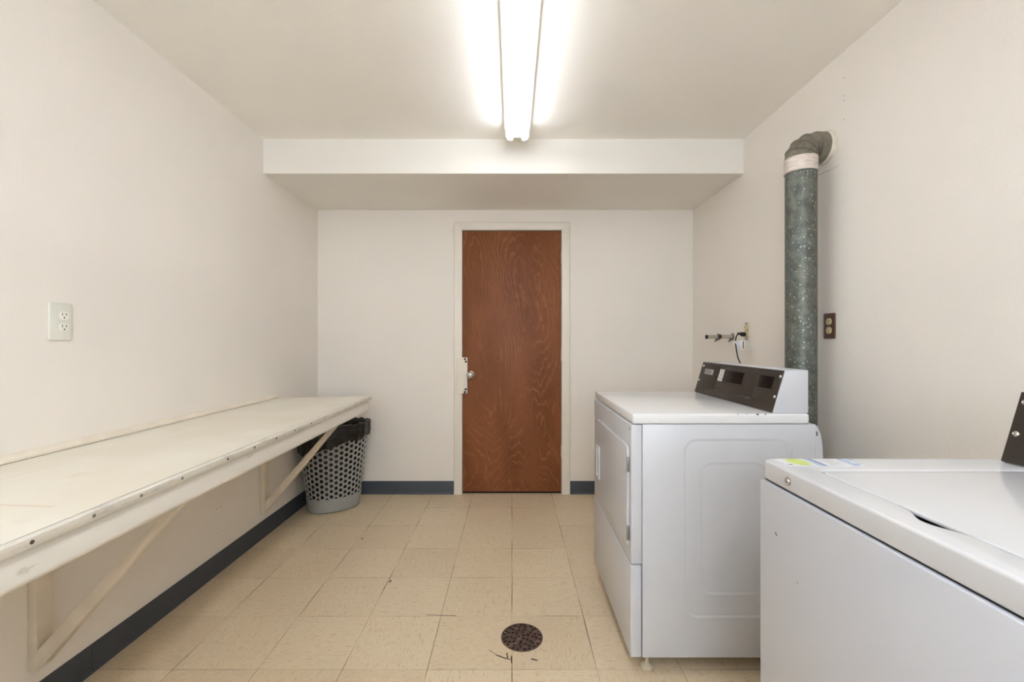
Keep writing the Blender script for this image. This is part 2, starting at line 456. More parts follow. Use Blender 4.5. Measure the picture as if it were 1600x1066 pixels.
def join(meshes):
    bm = bmesh.new()
    for m in meshes: bm.from_mesh(m)
    me = bpy.data.meshes.new('j'); bm.to_mesh(me); bm.free()
    return me

def frame(o, u, v):
    u = Vector(u).normalized(); v = Vector(v).normalized(); n = u.cross(v)
    m = Matrix((u, v, n)).transposed().to_4x4(); m.translation = Vector(o); return m

def tag(o, label=None, cat=None, group=None, kind=None):
    if label: o['label'] = label
    if cat: o['category'] = cat
    if group: o['group'] = group
    if kind: o['kind'] = kind
    return o
def thing(name, loc, label, cat, group=None):
    o = bpy.data.objects.new(name, None); COL.objects.link(o); o.location = loc; o.empty_display_size = 0.1
    return tag(o, label, cat, group)
def B(name, mat, parent, *a, bev=0.0, seg=2):
    bm = bmesh.new(); box(bm, *a, bev=bev, seg=seg); return finish(bm, name, mat, parent)
def struct(o, label, cat): return tag(o, label, cat, kind='structure')

# ================================================================ SETTING
T = 0.12
D0, D1, DZ = -0.384, 0.382, 2.036        # door opening
struct(B('floor', M['floor'], None, XL - T, XR + T, YN - T, YB + T + 0.3, -0.1, 0), 'beige speckled square vinyl tile floor', 'floor')
struct(B('ceiling', M['ceiling'], None, XL - T, XR + T, YN - T, YB + T, ZC, ZC + 0.1), 'off white painted ceiling above the fluorescent light', 'ceiling')
struct(B('wall_left', M['wall_left'], None, XL - T, XL, YN - T, YB + T, 0, ZC), 'cream wall on the left behind the long counter', 'wall')
struct(B('wall_right', M['wall_right'], None, XR, XR + T, YN - T, YB + T, 0, ZC), 'cream wall on the right behind the dryer and duct', 'wall')
bm = bmesh.new()
JW = 0.02
box(bm, XL, D0 - JW, YB, YB + T, 0, ZC); box(bm, D1 + JW, XR, YB, YB + T, 0, ZC); box(bm, D0 - JW, D1 + JW, YB, YB + T, DZ + JW, ZC)
struct(finish(bm, 'wall_back', M['wall'], None), 'cream end wall around the brown wooden door', 'wall')
bm = bmesh.new()
box(bm, XL, WX0, YN - T, YN, 0, ZC); box(bm, WX1, XR, YN - T, YN, 0, ZC)
box(bm, WX0, WX1, YN - T, YN, 0, WZ0); box(bm, WX0, WX1, YN - T, YN, WZ1, ZC)
struct(finish(bm, 'wall_front', M['wall'], None), 'cream wall with an added fill window behind the camera', 'wall')
wn = bmesh.new(); fw = 0.05
box(wn, WX0, WX0 + fw, YN - 0.09, YN - 0.02, WZ0, WZ1); box(wn, WX1 - fw, WX1, YN - 0.09, YN - 0.02, WZ0, WZ1)
box(wn, WX0 + fw, WX1 - fw, YN - 0.09, YN - 0.02, WZ0, WZ0 + fw); box(wn, WX0 + fw, WX1 - fw, YN - 0.09, YN - 0.02, WZ1 - fw, WZ1)
mx = (WX0 + WX1) / 2
box(wn, mx - 0.02, mx + 0.02, YN - 0.085, YN - 0.025, WZ0 + fw, WZ1 - fw)
wo = struct(finish(wn, 'fill_window_1', M['trim'], None), 'unseen white framed window added behind the camera for fill light', 'window')  # not in view; added so more light reaches the walls
B('pane', M['glass'], wo, WX0 + fw, mx - 0.02, YN - 0.057, YN - 0.053, WZ0 + fw, WZ1 - fw)
B('pane', M['glass'], wo, mx + 0.02, WX1 - fw, YN - 0.057, YN - 0.053, WZ0 + fw, WZ1 - fw)
struct(B('trim_2', M['soffit'], None, XL, XR, SOF_Y, YB, SOF_Z, ZC, bev=0.0), 'white boxed soffit across the ceiling above the door', 'soffit')

# vinyl cove base
def cove(name, axis, wallpos, sgn, a, b, label, seams=()):
    bm = bmesh.new(); h = 0.1; cuts = [a] + list(seams) + [b]
    for i in range(len(cuts) - 1):
        p0, p1 = cuts[i] + (0.0006 if i else 0), cuts[i + 1] - (0.0006 if i < len(cuts) - 2 else 0)
        prof = [(0, 0), (0.012, 0), (0.0085, 0.004), (0.006, 0.012), (0.0045, 0.02), (0.004, h - 0.003), (0.003, h), (0, h)]
        pts = [(wallpos + sgn * d, z) for d, z in prof]
        prism(bm, pts, axis, p0, p1)
    return struct(finish(bm, name, M['base'], None), label, 'baseboard')
cove('baseboard_left', 1, XL, 1, YN, YB - 0.012, 'dark blue-grey vinyl baseboard under the long counter', (W(142, 1040, 0, XL).y,))
cove('baseboard_right', 1, XR, -1, YN, YB - 0.012, 'dark blue-grey vinyl baseboard behind the machines on the right')
cove('baseboard_back_left', 0, YB, -1, XL, -0.4485, 'dark blue-grey vinyl baseboard left of the door')
cove('baseboard_back_right', 0, YB, -1, 0.4485, XR, 'dark blue-grey vinyl baseboard right of the door')

# door casing and jamb
bm = bmesh.new()
CO, CI, CT = 0.447, 0.386, 2.098
def casing_prof(o, i):   # across the casing: outer -> inner, protrusion
    s = 1 if i > o else -1
    return [(o, 0), (o, 0.012), (o + s * 0.004, 0.015), (o + s * 0.014, 0.0155), (o + s * 0.05, 0.011), (i - s * 0.003, 0.009), (i, 0.006), (i, 0)]
for sg in (-1, 1):
    pr = [(sg * x, YB - d) for x, d in casing_prof(CO, CI - 0.002)]
    prism(bm, pr, 2, 0.0, CT - 0.03)
pr = [(YB - d, z) for z, d in casing_prof(CT, 2.038)]
prism(bm, pr, 0, -CO, CO)
prism(bm, [(YB - 0.0145, CT - 0.061), (YB - 0.0005, CT - 0.061), (YB - 0.0005, CT), (YB - 0.0145, CT)], 0, -CO, -CO + 0.0005)
# jambs and stops
box(bm, D0 - JW, D0, YB, YB + T, 0, DZ + JW); box(bm, D1, D1 + JW, YB, YB + T, 0, DZ + JW); box(bm, D0, D1, YB, YB + T, DZ, DZ + JW)
box(bm, D0, D0 + 0.012, YB + 0.042, YB + 0.075, 0, DZ); box(bm, D1 - 0.012, D1, YB + 0.042, YB + 0.075, 0, DZ); box(bm, D0 + .012, D1 - .012, YB + 0.042, YB + 0.075, DZ - 0.012, DZ)
struct(finish(bm, 'trim_1', M['trim'], None, sharp=20), 'white painted casing around the brown door', 'door frame')

door = struct(B('door_1', M['door'], None, D0 + 0.003, D1 - 0.003, YB + 0.004, YB + 0.04, 0.016, DZ - 0.004, bev=0.0015), 'red-brown flush wooden door with swirling veneer grain', 'door')
struct(B('trim_3', M['hole'], None, D0, D1, YB + 0.02, YB + T, -0.002, 0.006), 'dark threshold strip below the brown door', 'threshold')
struct(B('door_light_block', M['trim'], None, D0 - JW, D1 + JW, YB + T + 0.001, YB + T + 0.05, 0.001, ZC), 'unseen panel added behind the closed brown door to block sky light', 'wall')  # added blocker, keeps the sky from shining in under the door
for za, zb in ((394, 412), (546, 564), (696, 715)):
    bm = bmesh.new(); z1 = CZ + (533 - za) * YB / F; z0 = CZ + (533 - zb) * YB / F; hx = 0.384
    lathe(bm, [(0, 0.0035), (0, 0.0055), (z1 - z0, 0.0055), (z1 - z0 + .002, 0.003)], (hx, YB - 0.006, z0), (0, 0, 1), 12)
    box(bm, hx - 0.006, hx + 0.006, YB - 0.003, YB + 0.0045, z0, z1)
    for k in range(1, 4): lathe(bm, [(0, 0.0062), (0.0012, 0.0062)], (hx, YB - 0.006, z0 + (z1 - z0) * k / 4), (0, 0, 1), 12)
    tag(finish(bm, 'hinge', M['trim'], door), 'white painted butt hinge')
# knob
kx, kz = (735.5 - 800) / F * YB, CZ + (533 - 586) / F * YB
bm = bmesh.new()
lathe(bm, [(0, 0.032), (0.004, 0.032), (0.009, 0.026), (0.012, 0.013), (0.034, 0.013), (0.04, 0.02), (0.05, 0.0265), (0.06, 0.027), (0.068, 0.023), (0.073, 0.014), (0.0735, 0.010), (0.071, 0.009), (0.071, 0.0001)], (kx, YB + 0.004, kz), (0, -1, 0), 32)
kn = tag(finish(bm, 'door_knob', M['chrome'], door, sharp=50), 'round satin metal door knob')
bm = bmesh.new(); lathe(bm, [(0, 0.0085), (0.0015, 0.0085), (0.002, 0.006)], (kx, YB + 0.004 - 0.0712, kz), (0, -1, 0), 20)
finish(bm, 'key_cylinder', M['steel'], kn)
# latch guard
gx0, gx1 = (714.2 - 800) / F * YB, (730.6 - 800) / F * YB
gz0, gz1 = CZ + (533 - 614.5) / F * YB, CZ + (533 - 558.5) / F * YB
me = plate([rrect(gx0, gz0, gx1, gz1, 0.006)], 0.004, 0.0012, Matrix.Translation((0, YB - 0.017, 0)) @ Matrix.Rotation(math.pi / 2, 4, 'X'))
gd = tag(link_mesh(me, 'latch_guard', M['trim'], door), 'white painted metal latch guard plate with dark bolts')
B('guard_spacer', M['trim'], gd, -0.372, gx1 - 0.004, YB - 0.0168, YB + 0.0045, gz0 + 0.004, gz1 - 0.004)
for px, py in ((727, 561), (728.4, 565), (728.2, 608), (726.8, 612.3)):
    bm = bmesh.new(); lathe(bm, [(0, 0.0085), (0.003, 0.0085), (0.005, 0.005)], ((px - 800) / F * YB, YB - 0.0208, CZ + (533 - py) / F * YB), (0, -1, 0), 14)
    tag(finish(bm, 'bolt', M['black'], gd), 'black bolt head')

# ================================================================ LIGHT FIXTURE
LX, LY0, LY1 = 0.03, 1.20, 2.475
def tube_fixture(LX, LY0, LY1, label, tmats):
    fx = thing('fluorescent_light', (LX, (LY0 + LY1) / 2, ZC), label, 'ceiling light')
    bm = bmesh.new()
    prism(bm, [(LX - 0.072, ZC), (LX - 0.072, ZC - 0.03), (LX - 0.062, ZC - 0.038), (LX - 0.02, ZC - 0.044), (LX + 0.02, ZC - 0.044), (LX + 0.062, ZC - 0.038), (LX + 0.072, ZC - 0.03), (LX + 0.072, ZC)], 1, LY0, LY1)
    finish(bm, 'channel', M['fixture'], fx)
    for y, s in ((LY1 - 0.02, -1), (LY0 + 0.02, 1)):
        B('lamp_holder', M['fixture'], fx, LX - 0.066, LX + 0.066, y - 0.009, y + 0.009, ZC - 0.075, ZC - 0.036, bev=0.004)
        bm = bmesh.new(); lathe(bm, [(0, 0.004), (0.003, 0.004), (0.005, 0.002)], (LX, y - s * 0.0 + (0.035 * s), ZC - 0.0445), (0, 0, -1), 12)
        finish(bm, 'screw', M['steel'], fx)
    for k, dx in enumerate((-0.042, 0.042)):
        bm = bmesh.new(); y0, y1 = LY0 + 0.012, LY1 - 0.010
        tube(bm, [(LX + dx, y0, ZC - 0.072), (LX + dx, y1, ZC - 0.072)], 0.019, 24)
        tb = finish(bm, 'lamp_tube', tmats[k], fx, sharp=60)
        for ya, yb in ((y0 - 0.012, y0 + 0.01), (y1 - 0.01, y1 + 0.012)):
            bm = bmesh.new()
            tube(bm, [(LX + dx, ya, ZC - 0.072), (LX + dx, yb, ZC - 0.072)], 0.0195, 24)
            finish(bm, 'end_cap', M['fixture'], tb)
    return fx
tube_fixture(LX, LY0, LY1, 'twin-tube fluorescent strip light on the ceiling in front of the soffit', (M['tube1'], M['tube2']))
tube_fixture(LX, -1.30, -0.025, 'unseen twin-tube strip light added behind the camera for fill light', (M['tube_fill'], M['tube_fill']))  # second fixture, out of view, added to brighten the room

# ================================================================ COUNTER
ct = thing('folding_counter', (XL + 0.3, 1.2, 0), 'long white laminate folding counter bracketed to the left wall', 'counter')
CY0 = -0.55; CYA, CYB = 2.77, 2.867      # wall-side and room-side ends
XF0, XF1 = -0.905, -0.937                # front edge, near and far
def xf(y): return XF0 + (XF1 - XF0) * (y - 0.77) / (CYB - 0.77)
bm = bmesh.new()
prism(bm, [(XL + 0.0005, CY0), (xf(CY0), CY0), (xf(CYB), CYB), (XL + 0.0005, CYA)], 2, TOP - 0.019, TOP)
finish(bm, 'counter_top', M['counter'], ct)
def along(name, mat, parent, prof, ya, yb, bev=0):
    """profile (dx from front edge, z) swept along the slanting front edge"""
    bm = bmesh.new(); n = len(prof); R = []
    for y in (ya, yb): R.append([bm.verts.new((xf(y) + dx, y, z)) for dx, z in prof])
    bm.faces.new(R[0]); bm.faces.new(R[1][::-1])
    for i in range(n): bm.faces.new((R[0][i], R[1][i], R[1][(i + 1) % n], R[0][(i + 1) % n]))
    return finish(bm, name, mat, parent, sharp=40)
along('dark_joint', M['gap'], ct, [(0, TOP - 0.02), (0.0022, TOP - 0.02), (0.0022, TOP - 0.0015), (0, TOP - 0.0015)], CY0, CYB)
es = along('edge_strip', M['worn'], ct, [(0.0022, TOP - 0.024), (0.012, TOP - 0.024), (0.0145, TOP - 0.021), (0.0145, TOP - 0.0035), (0.012, TOP - 0.001), (0.0022, TOP - 0.001)], CY0, CYB)
tag(es, 'worn painted edging strip with screw heads')
prof = []
r = 0.017
for k in range(7):
    a = math.radians(-90 + 90 * k / 6); prof.append((0.002 - r + r * math.cos(a), TOP - 0.098 + r + r * math.sin(a)))
prof += [(0.002, TOP - 0.046), (-0.004, TOP - 0.0243), (-0.03, TOP - 0.0243), (-0.03, TOP - 0.098)]
along('front_rail', M['rail'], ct, prof, CY0, CYB - 0.012)
for (px, py) in ((50, 843), (147, 801), (221, 770), (285, 745), (356, 715.5), (398, 697.5), (432, 682.5), (460.6, 670.5), (486.7, 660.5), (507, 652.5), (540, 638), (556, 631.5)):
    y = F * 0.9 / (800 - px)
    for _ in range(3): y = F * (-(xf(y) + 0.0145)) / (800 - px)
    bm = bmesh.new(); z = TOP - 0.0125
    lathe(bm, [(0, 0.0042), (0.0008, 0.0042), (0.0014, 0.0025), (0.0006, 0.0012)], (xf(y) + 0.0143, y, z), (1, 0, 0), 10)
    tag(finish(bm, 'screw', M['steel'] if int(px) % 2 else M['gap'], es), 'small dull screw head')
bm = bmesh.new()
x0 = XL + 0.0005
prism(bm, [(x0, TOP + 0.0018), (x0 + 0.019, TOP + 0.0018), (x0 + 0.019, TOP + 0.009), (x0 + 0.013, TOP + 0.017), (x0 + 0.006, TOP + 0.022), (x0, TOP + 0.024)], 1, CY0, CYA - 0.003)
finish(bm, 'wall_batten', M['batten'], ct, sharp=25)
B('batten_shadow', M['gap'], ct, x0, x0 + 0.0175, CY0, CYA - 0.004, TOP + 0.0001, TOP + 0.0017)  # thin dark strip standing in for the shadow line under the batten
B('wall_rail', M['bracket'], ct, XL + 0.001, XL + 0.04, CY0, CYA - 0.02, TOP - 0.098, TOP - 0.0195)
def bracket(y0):
    y1 = y0 + 0.05; br = thing('support_bracket', (XL, y0 + 0.025, 0), None, None); br.parent = ct; br.location = Vector((XL, y0 + 0.025, 0)) - ct.location
    bm = bmesh.new(); box(bm, XL + 0.001, XL + 0.029, y0, y1, 0.155, TOP - 0.0985, bev=0.0015); finish(bm, 'wall_leg', M['bracket'], br)
    x_e = xf(y0) - 0.032
    B('counter_arm', M['bracket'], br, XL + 0.041, x_e, y0, y1, TOP - 0.058, TOP - 0.02, bev=0.001)
    # diagonal brace between leg foot and arm
    a = Vector((XL + 0.03, 0, 0.185)); e = Vector((x_e - 0.02, 0, TOP - 0.062)); d = (e - a).normalized(); nrm = Vector((d.z, 0, -d.x)) * 0.018
    bm = bmesh.new()
    lowz = lambda p: p
    pts = [a + nrm * 0.2 + Vector((0, 0, 0.045)), a + Vector((0, 0, -0.022)), a + Vector((0.014, 0, -0.022)) , e + nrm + Vector((0.02, 0, 0)), e - nrm + Vector((0.0, 0, 0))]
    pts = [Vector((XL + 0.0295, 0, 0.222)), Vector((XL + 0.0295, 0, 0.166)), Vector((XL + 0.042, 0, 0.172))]
    e1 = e + nrm; e2 = e - nrm
    pts += [Vector((e1.x, 0, TOP - 0.0585)), Vector((e2.x, 0, TOP - 0.0585))]
    prism(bm, [(p.x, p.z) for p in pts], 1, y0 + 0.002, y1 - 0.012, bev=0.0012)
    finish(bm, 'diagonal_brace', M['bracket'], br)
    return br
for yy in (1.353, 2.60): bracket(yy)

# ================================================================ PERFORATED BASKET + BAG
bc = Vector((-1.262, 3.108, 0)); PHI = math.radians(33); HB = 0.585
def oval(th, z, off=0.0):
    k = z / HB
    a = 0.172 + 0.062 * k + off; b = 0.118 + 0.045 * k + off
    x, y = a * math.cos(th), b * math.sin(th)
    return Vector((bc.x + x * math.cos(PHI) - y * math.sin(PHI), bc.y + x * math.sin(PHI) + y * math.cos(PHI), z))
# arc-length table
NA = 720; acc = [0.0]
for i in range(NA):
    acc.append(acc[-1] + (oval(2 * math.pi * (i + 1) / NA, 0.3) - oval(2 * math.pi * i / NA, 0.3)).length)
PER = acc[-1]
def th_of(u):
    u = u % 1.0; t = u * PER; lo, hi = 0, NA
    while hi - lo > 1:
        m_ = (lo + hi) // 2
        if acc[m_] <= t: lo = m_
        else: hi = m_
    return 2 * math.pi * (lo + (t - acc[lo]) / max(1e-9, acc[hi] - acc[lo])) / NA
bk = thing('perforated_basket', (bc.x, bc.y, 0), 'grey perforated plastic waste basket standing under the far end of the counter', 'waste basket')
bm = bmesh.new()
NC = 34; cp = 1.0 / NC; s_ = PER / NC / 1.5; vp = s_ * math.sqrt(3)
z_start = 0.062
for ci in range(NC):
    zc = z_start + (vp / 2 if ci % 2 else 0) + vp / 2
    while zc < 0.53:
        outer, inner = [], []
        for k in range(12):
            a = math.radians(30 * k)
            if k % 2 == 0: du, dz = s_ * math.cos(a), s_ * math.sin(a)
            else: du, dz = s_ * math.cos(math.radians(30)) * math.cos(a), s_ * math.cos(math.radians(30)) * math.sin(a)
            u = ci * cp + du / PER
            outer.append(bm.verts.new(oval(th_of(u), zc + dz)))
            inner.append(bm.verts.new(oval(th_of(ci * cp + 0.0127 * math.cos(a) / PER), zc + 0.0127 * math.sin(a))))
        for k in range(12):
            bm.faces.new((outer[k], outer[(k + 1) % 12], inner[(k + 1) % 12], inner[k]))
        zc += vp
bmesh.ops.remove_doubles(bm, verts=bm.verts, dist=1e-4)
bmesh.ops.recalc_face_normals(bm, faces=bm.faces)
bmesh.ops.solidify(bm, geom=bm.faces[:], thickness=0.0025)
finish(bm, 'perforated_side', M['basket'], bk, sharp=30)
def ovalshell(bm, prof, n=72, closed=True):
    """prof: (z, offset); ring loop closed"""
    R = [[bm.verts.new(oval(2 * math.pi * j / n, z, off) if z > 0 else Vector((oval(2 * math.pi * j / n, 0.001, off).xy[0], oval(2 * math.pi * j / n, 0.001, off).xy[1], z))) for j in range(n)] for z, off in prof]
    m_ = len(R)
    for i in range(m_ if closed else m_ - 1):
        for j in range(n):
            a, b = R[i], R[(i + 1) % m_]
            bm.faces.new((a[j], a[(j + 1) % n], b[(j + 1) % n], b[j]))
    return R
bm = bmesh.new()
R = ovalshell(bm, [(0.006, -0.004), (0.002, -0.006), (0.002, -0.012), (0.012, -0.012), (0.1, -0.004), (0.098, 0.0018), (0.05, 0.0016), (0.012, 0.0012)])
bm.faces.new(R[3])
finish(bm, 'basket_base', M['basket'], bk)
bm = bmesh.new()
ovalshell(bm, [(0.515, -0.004), (0.515, 0.002), (0.575, 0.003), (0.58, 0.009), (0.585, 0.009), (0.587, 0.003), (0.585, -0.004)])
finish(bm, 'basket_rim', M['basket'], bk)
# bag
bm = bmesh.new(); n = 144
def bagr(j, z, off, amp, fz=1.0):
    th = 2 * math.pi * j / n; p = oval(th, z, off)
    q = Vector((math.cos(th) * 2.2, math.sin(th) * 2.2, z * 3.0))
    rad = Vector((p.x - bc.x, p.y - bc.y, 0)).normalized()
    w1 = noise.noise(q * 2.2) * 0.6 + abs(noise.noise(Vector((th * 5.0 if th < math.pi else (2 * math.pi - th) * 5.0, z * 4, 1.7)))) * 0.8 - 0.2
    return p + rad * w1 * amp + Vector((0, 0, noise.noise(q * 3.1 + Vector((9, 2, 4))) * amp * fz))
def hemz(th):
    d = math.cos(th + PHI - math.radians(15)); # +1 to the right
    return 0.455 + 0.05 * d + 0.03 * noise.noise(Vector((math.cos(th) * 2.5, math.sin(th) * 2.5, 7))) + 0.008 * noise.noise(Vector((math.cos(th) * 14, math.sin(th) * 14, 3)))
rings = []
inner = [(0.03, -0.010, 0.002), (0.1, -0.009, 0.002), (0.2, -0.008, 0.003), (0.3, -0.008, 0.003), (0.4, -0.008, 0.004), (0.5, -0.008, 0.004), (0.56, -0.010, 0.006), (0.59, -0.008, 0.008)]
for z, off, amp in inner: rings.append([bm.verts.new(bagr(j, z, off, amp)) for j in range(n)])
rings.append([bm.verts.new(bagr(j, 0.604, 0.004, 0.016)) for j in range(n)])
rings.append([bm.verts.new(bagr(j, 0.600, 0.014, 0.014)) for j in range(n)])
for k in range(1, 9):
    f = k / 8; r_ = []
    for j in range(n):
        th = 2 * math.pi * j / n; z = 0.592 + (hemz(th) - 0.592) * f
        p = bagr(j, z, 0.013 + 0.007 * math.sin(f * 2.5) + 0.003 * f, 0.011 + 0.004 * f, 0.3)
        r_.append(bm.verts.new(p))
    rings.append(r_)
for i in range(len(rings) - 1):
    for j in range(n): bm.faces.new((rings[i][j], rings[i][(j + 1) % n], rings[i + 1][(j + 1) % n], rings[i + 1][j]))
bm.faces.new(rings[0])
for v in bm.verts:
    v.co.x = max(v.co.x, XL + 0.003); v.co.y = min(v.co.y, YB - 0.004)
bg = finish(bm, 'trash_bag', M['bag'], None, sharp=50)
tag(bg, 'black plastic trash bag lining the grey perforated basket', 'trash bag')

# ================================================================ DRYER
dr = thing('dryer', (0.76, 1.88, 0), 'white front-loading dryer with dark control console, beside the metal duct', 'dryer')
Y0, Y1 = 1.542, 2.226
bm = bmesh.new()
box(bm, 0.4602, 1.072, Y0, Y1, 0.063, 0.887, bev=0.003)
# pressed reliefs on the near side
def relief(bm, loop, y, h=0.0011, wd=0.009):
    n = len(loop); c = Vector((sum(p[0] for p in loop) / n, sum(p[1] for p in loop) / n))
    def ring(off, dy):
        r_ = []
        for i in range(n):
            p = Vector(loop[i]); t_ = (Vector(loop[(i + 1) % n]) - Vector(loop[i - 1])).normalized(); nn = Vector((t_.y, -t_.x))
            r_.append(bm.verts.new((p.x + nn.x * off, y + dy, p.y + nn.y * off)))
        return r_
    R = [ring(wd, 0.0005), ring(wd * 0.35, -h), ring(-wd * 0.35, -h), ring(-wd, 0.0005)]
    for i in range(3):
        for j in range(n): bm.faces.new((R[i][j], R[i][(j + 1) % n], R[i + 1][(j + 1) % n], R[i + 1][j]))
relief(bm, rrect(0.605, 0.205, 0.985, 0.836, 0.05, 8), Y0)
relief(bm, rrect(0.663, 0.286, 0.90, 0.753, 0.045, 8), Y0)
cab = finish(bm, 'cabinet', M['enamel'], dr, sharp=40)
bm = bmesh.new()
prism(bm, [(1.072, 0.884), (1.078, 0.88), (1.09, 0.85), (1.096, 0.81), (1.098, 0.77), (1.098, 0.1), (1.072, 0.1)], 1, Y0 + 0.001, Y1 - 0.001)
finish(bm, 'rear_panel', M['enamel'], dr, sharp=30)
q = W(1277.5, 678, 1, Y0)
B('panel_screw', M['gap'], dr, 1.074, 1.078, Y0 - 0.0012, Y0 + 0.002, q.z - 0.008, q.z + 0.008, bev=0.001)
B('front_panel', M['enamel'], dr, 0.42, 0.4588, Y0 - 0.001, Y1 + 0.001, 0.3925, 0.8855, bev=0.005, seg=3)
B('lower_panel', M['enamel'], dr, 0.418, 0.4575, Y0 - 0.001, Y1 + 0.001, 0.063, 0.389, bev=0.006, seg=3)
B('top_panel', M['enamel_top'], dr, 0.424, 1.046, Y0 - 0.006, Y1 + 0.006, 0.8885, 0.9245, bev=0.007, seg=3)
for y in (Y0 + 0.02, Y1 - 0.02):
    bm = bmesh.new(); lathe(bm, [(0, 0.004), (0.0015, 0.004), (0.002, 0.002)], (0.4203, y, 0.868), (-1, 0, 0), 12); finish(bm, 'screw', M['steel'], dr)
# door: plate lying in the YZ plane, facing -x
def facing_left(x): return frame((x, 0, 0), (0, -1, 0), (0, 0, 1))     # u = -y, v = z, n = -x
DY0, DY1, DZ0, DZ1 = 1.567, 2.125, 0.442, 0.804
me = plate([rrect(-DY1, DZ0, -DY0, DZ1, 0.022)], 0.0085, 0.003, facing_left(0.4205))
dd = link_mesh(me, 'door', M['enamel'], dr, sharp=40)
me = plate([rrect(-2.112, 0.528, -2.048, 0.684, 0.008), rrect(-2.104, 0.538, -2.058, 0.674, 0.005)], 0.006, 0.002, facing_left(0.412))
hd = link_mesh(me, 'handle', M['enamel_top'], dd, sharp=40)
for za, zb in ((0.714, 0.766), (0.47, 0.52)):
    B('hinge', M['steel'], dd, 0.411, 0.4195, DY0 - 0.009, DY0 - 0.0005, za, zb, bev=0.001)
# console
PR = [(0.922, 0.9247), (0.968, 1.078), (1.05, 1.078), (1.05, 0.9247)]
bm = bmesh.new(); prism(bm, PR, 1, 1.548, 2.202, bev=0.003); finish(bm, 'control_console', M['enamel'], dr)
SV = Vector((0.046, 0, 0.1533)); SU = Vector((0, -1, 0)); SVn = SV.normalized(); SN = SU.cross(SVn)
def slope_frame(O): return frame(O, SU, SVn)
def on_slope(px, py, O):
    d = Vector(((px - 800) / F, 1.0, (533 - py) / F)); o = Vector((0, 0, CZ))
    t_ = (O - o).dot(SN) / d.dot(SN); h = o + d * t_ - O
    return h.dot(SU), h.dot(SVn)
def rect_from(pts, O):
    uv = [on_slope(1080 + x / 7.273, 555 + y / 7.273, O) for x, y in pts]   # tl, tr, br, bl
    u0 = (uv[0][0] + uv[3][0]) / 2; u1 = (uv[1][0] + uv[2][0]) / 2
    v1 = (uv[0][1] + uv[1][1]) / 2; v0 = (uv[2][1] + uv[3][1]) / 2
    return u0, v0, u1, v1
O1 = Vector((0.922, 2.202, 0.9247)) + SN * 0.0004; SL = SV.length; SW = 0.654
def lift(O, h): return slope_frame(O + SN * h)
rec = rect_from([(330, 130), (790, 180), (690, 495), (245, 380)], O1)
me = plate([rrect(0.001, 0.002, SW - 0.001, SL - 0.003, 0.002), rrect(*rec, 0.012)], 0.0035, 0.0008, lift(O1, 0))
cpn = tag(link_mesh(me, 'control_panel', M['dark_panel'], dr), 'dark brown sloping control panel')
me = plate([rrect(rec[0] + .001, rec[1] + .001, rec[2] - .001, rec[3] - .001, 0.011)], 0.0014, 0.0003, lift(O1, 0)); link_mesh(me, 'recess', M['dark_panel'], cpn)
d1 = rect_from([(400, 175), (620, 210), (580, 345), (365, 295)], O1)
me = plate([rrect(d1[0] - .003, d1[1] - .003, d1[2] + .003, d1[3] + .003, 0.002), rrect(*d1, 0.001)], 0.0042, 0.0006, lift(O1, 0.0014)); link_mesh(me, 'bezel', M['dark_panel'], cpn)
me = plate([rrect(d1[0] + .0002, d1[1] + .0002, d1[2] - .0002, d1[3] - .0002, 0.001)], 0.0034, 0.0003, lift(O1, 0.0014)); tag(link_mesh(me, 'display_window', M['display'], cpn), 'dark glossy rectangular display window')
me = plate([[(d1[0] - .003, d1[1] - .0042), (d1[2] + .003, d1[1] - .0042), (d1[2] + .003, d1[1] - .0032), (d1[0] - .003, d1[1] - .0032)]], 0.004, 0.0, lift(O1, 0.0014)); link_mesh(me, 'bezel_highlight', M['bezel'], cpn)
d2 = rect_from([(795, 235), (965, 245), (930, 385), (755, 365)], O1)
me = plate([rrect(d2[0] - .002, d2[1] - .0025, d2[2] + .002, d2[3] + .0025, 0.002), rrect(*d2, 0.001)], 0.002, 0.0004, lift(O1, 0.0035)); link_mesh(me, 'bezel', M['dark_panel'], cpn)
me = plate([rrect(d2[0] + .0002, d2[1] + .0002, d2[2] - .0002, d2[3] - .0002, 0.001)], 0.0016, 0.0002, lift(O1, 0.0035)); tag(link_mesh(me, 'display_window', M['display'], cpn), 'small dark square display window')
lb = rect_from([(340, 162), (400, 168), (365, 303), (300, 292)], O1); lb = (lb[0], lb[1], d1[0] - 0.004, lb[3])
for k in range(3):
    h = (lb[3] - lb[1]) / 3; v0 = lb[1] + h * k
    me = plate([rrect(lb[0], v0 + 0.0008, lb[2], v0 + h - 0.0008, 0.0015)], 0.001, 0.0002, lift(O1, 0.0014))
    lab = tag(link_mesh(me, 'selector_label', M['outlet_face'], cpn), 'small pale printed cycle label')
    marks_ = []
    wl = lb[2] - lb[0]
    for row, rw_ in ((0.64, 0.62), (0.36, 0.46)):
        x = lb[0] + wl * (1 - rw_) / 2; xe = lb[2] - wl * (1 - rw_) / 2
        while x < xe:
            g = 0.0022 + 0.0016 * random.random()
            marks_.append(plate([[(x, v0 + h * row - .0016), (x + g, v0 + h * row - .0016), (x + g, v0 + h * row + .0016), (x, v0 + h * row + .0016)]], 0.0002, 0, lift(O1, 0.0024)))
            x += g + 0.0012
    link_mesh(join(marks_), 'printing', M['steel'], cpn, smooth=False)
ub, vb, ub1, vb1 = rect_from([(170, 160), (268, 168), (250, 228), (160, 216)], O1)
me = plate([rrect(ub, vb, ub1, vb1, 0.002)], 0.0015, 0.0003, lift(O1, 0.0034)); tag(link_mesh(me, 'badge', M['badge'], cpn), 'small silver badge with two rows of dark lettering')
marks_ = []
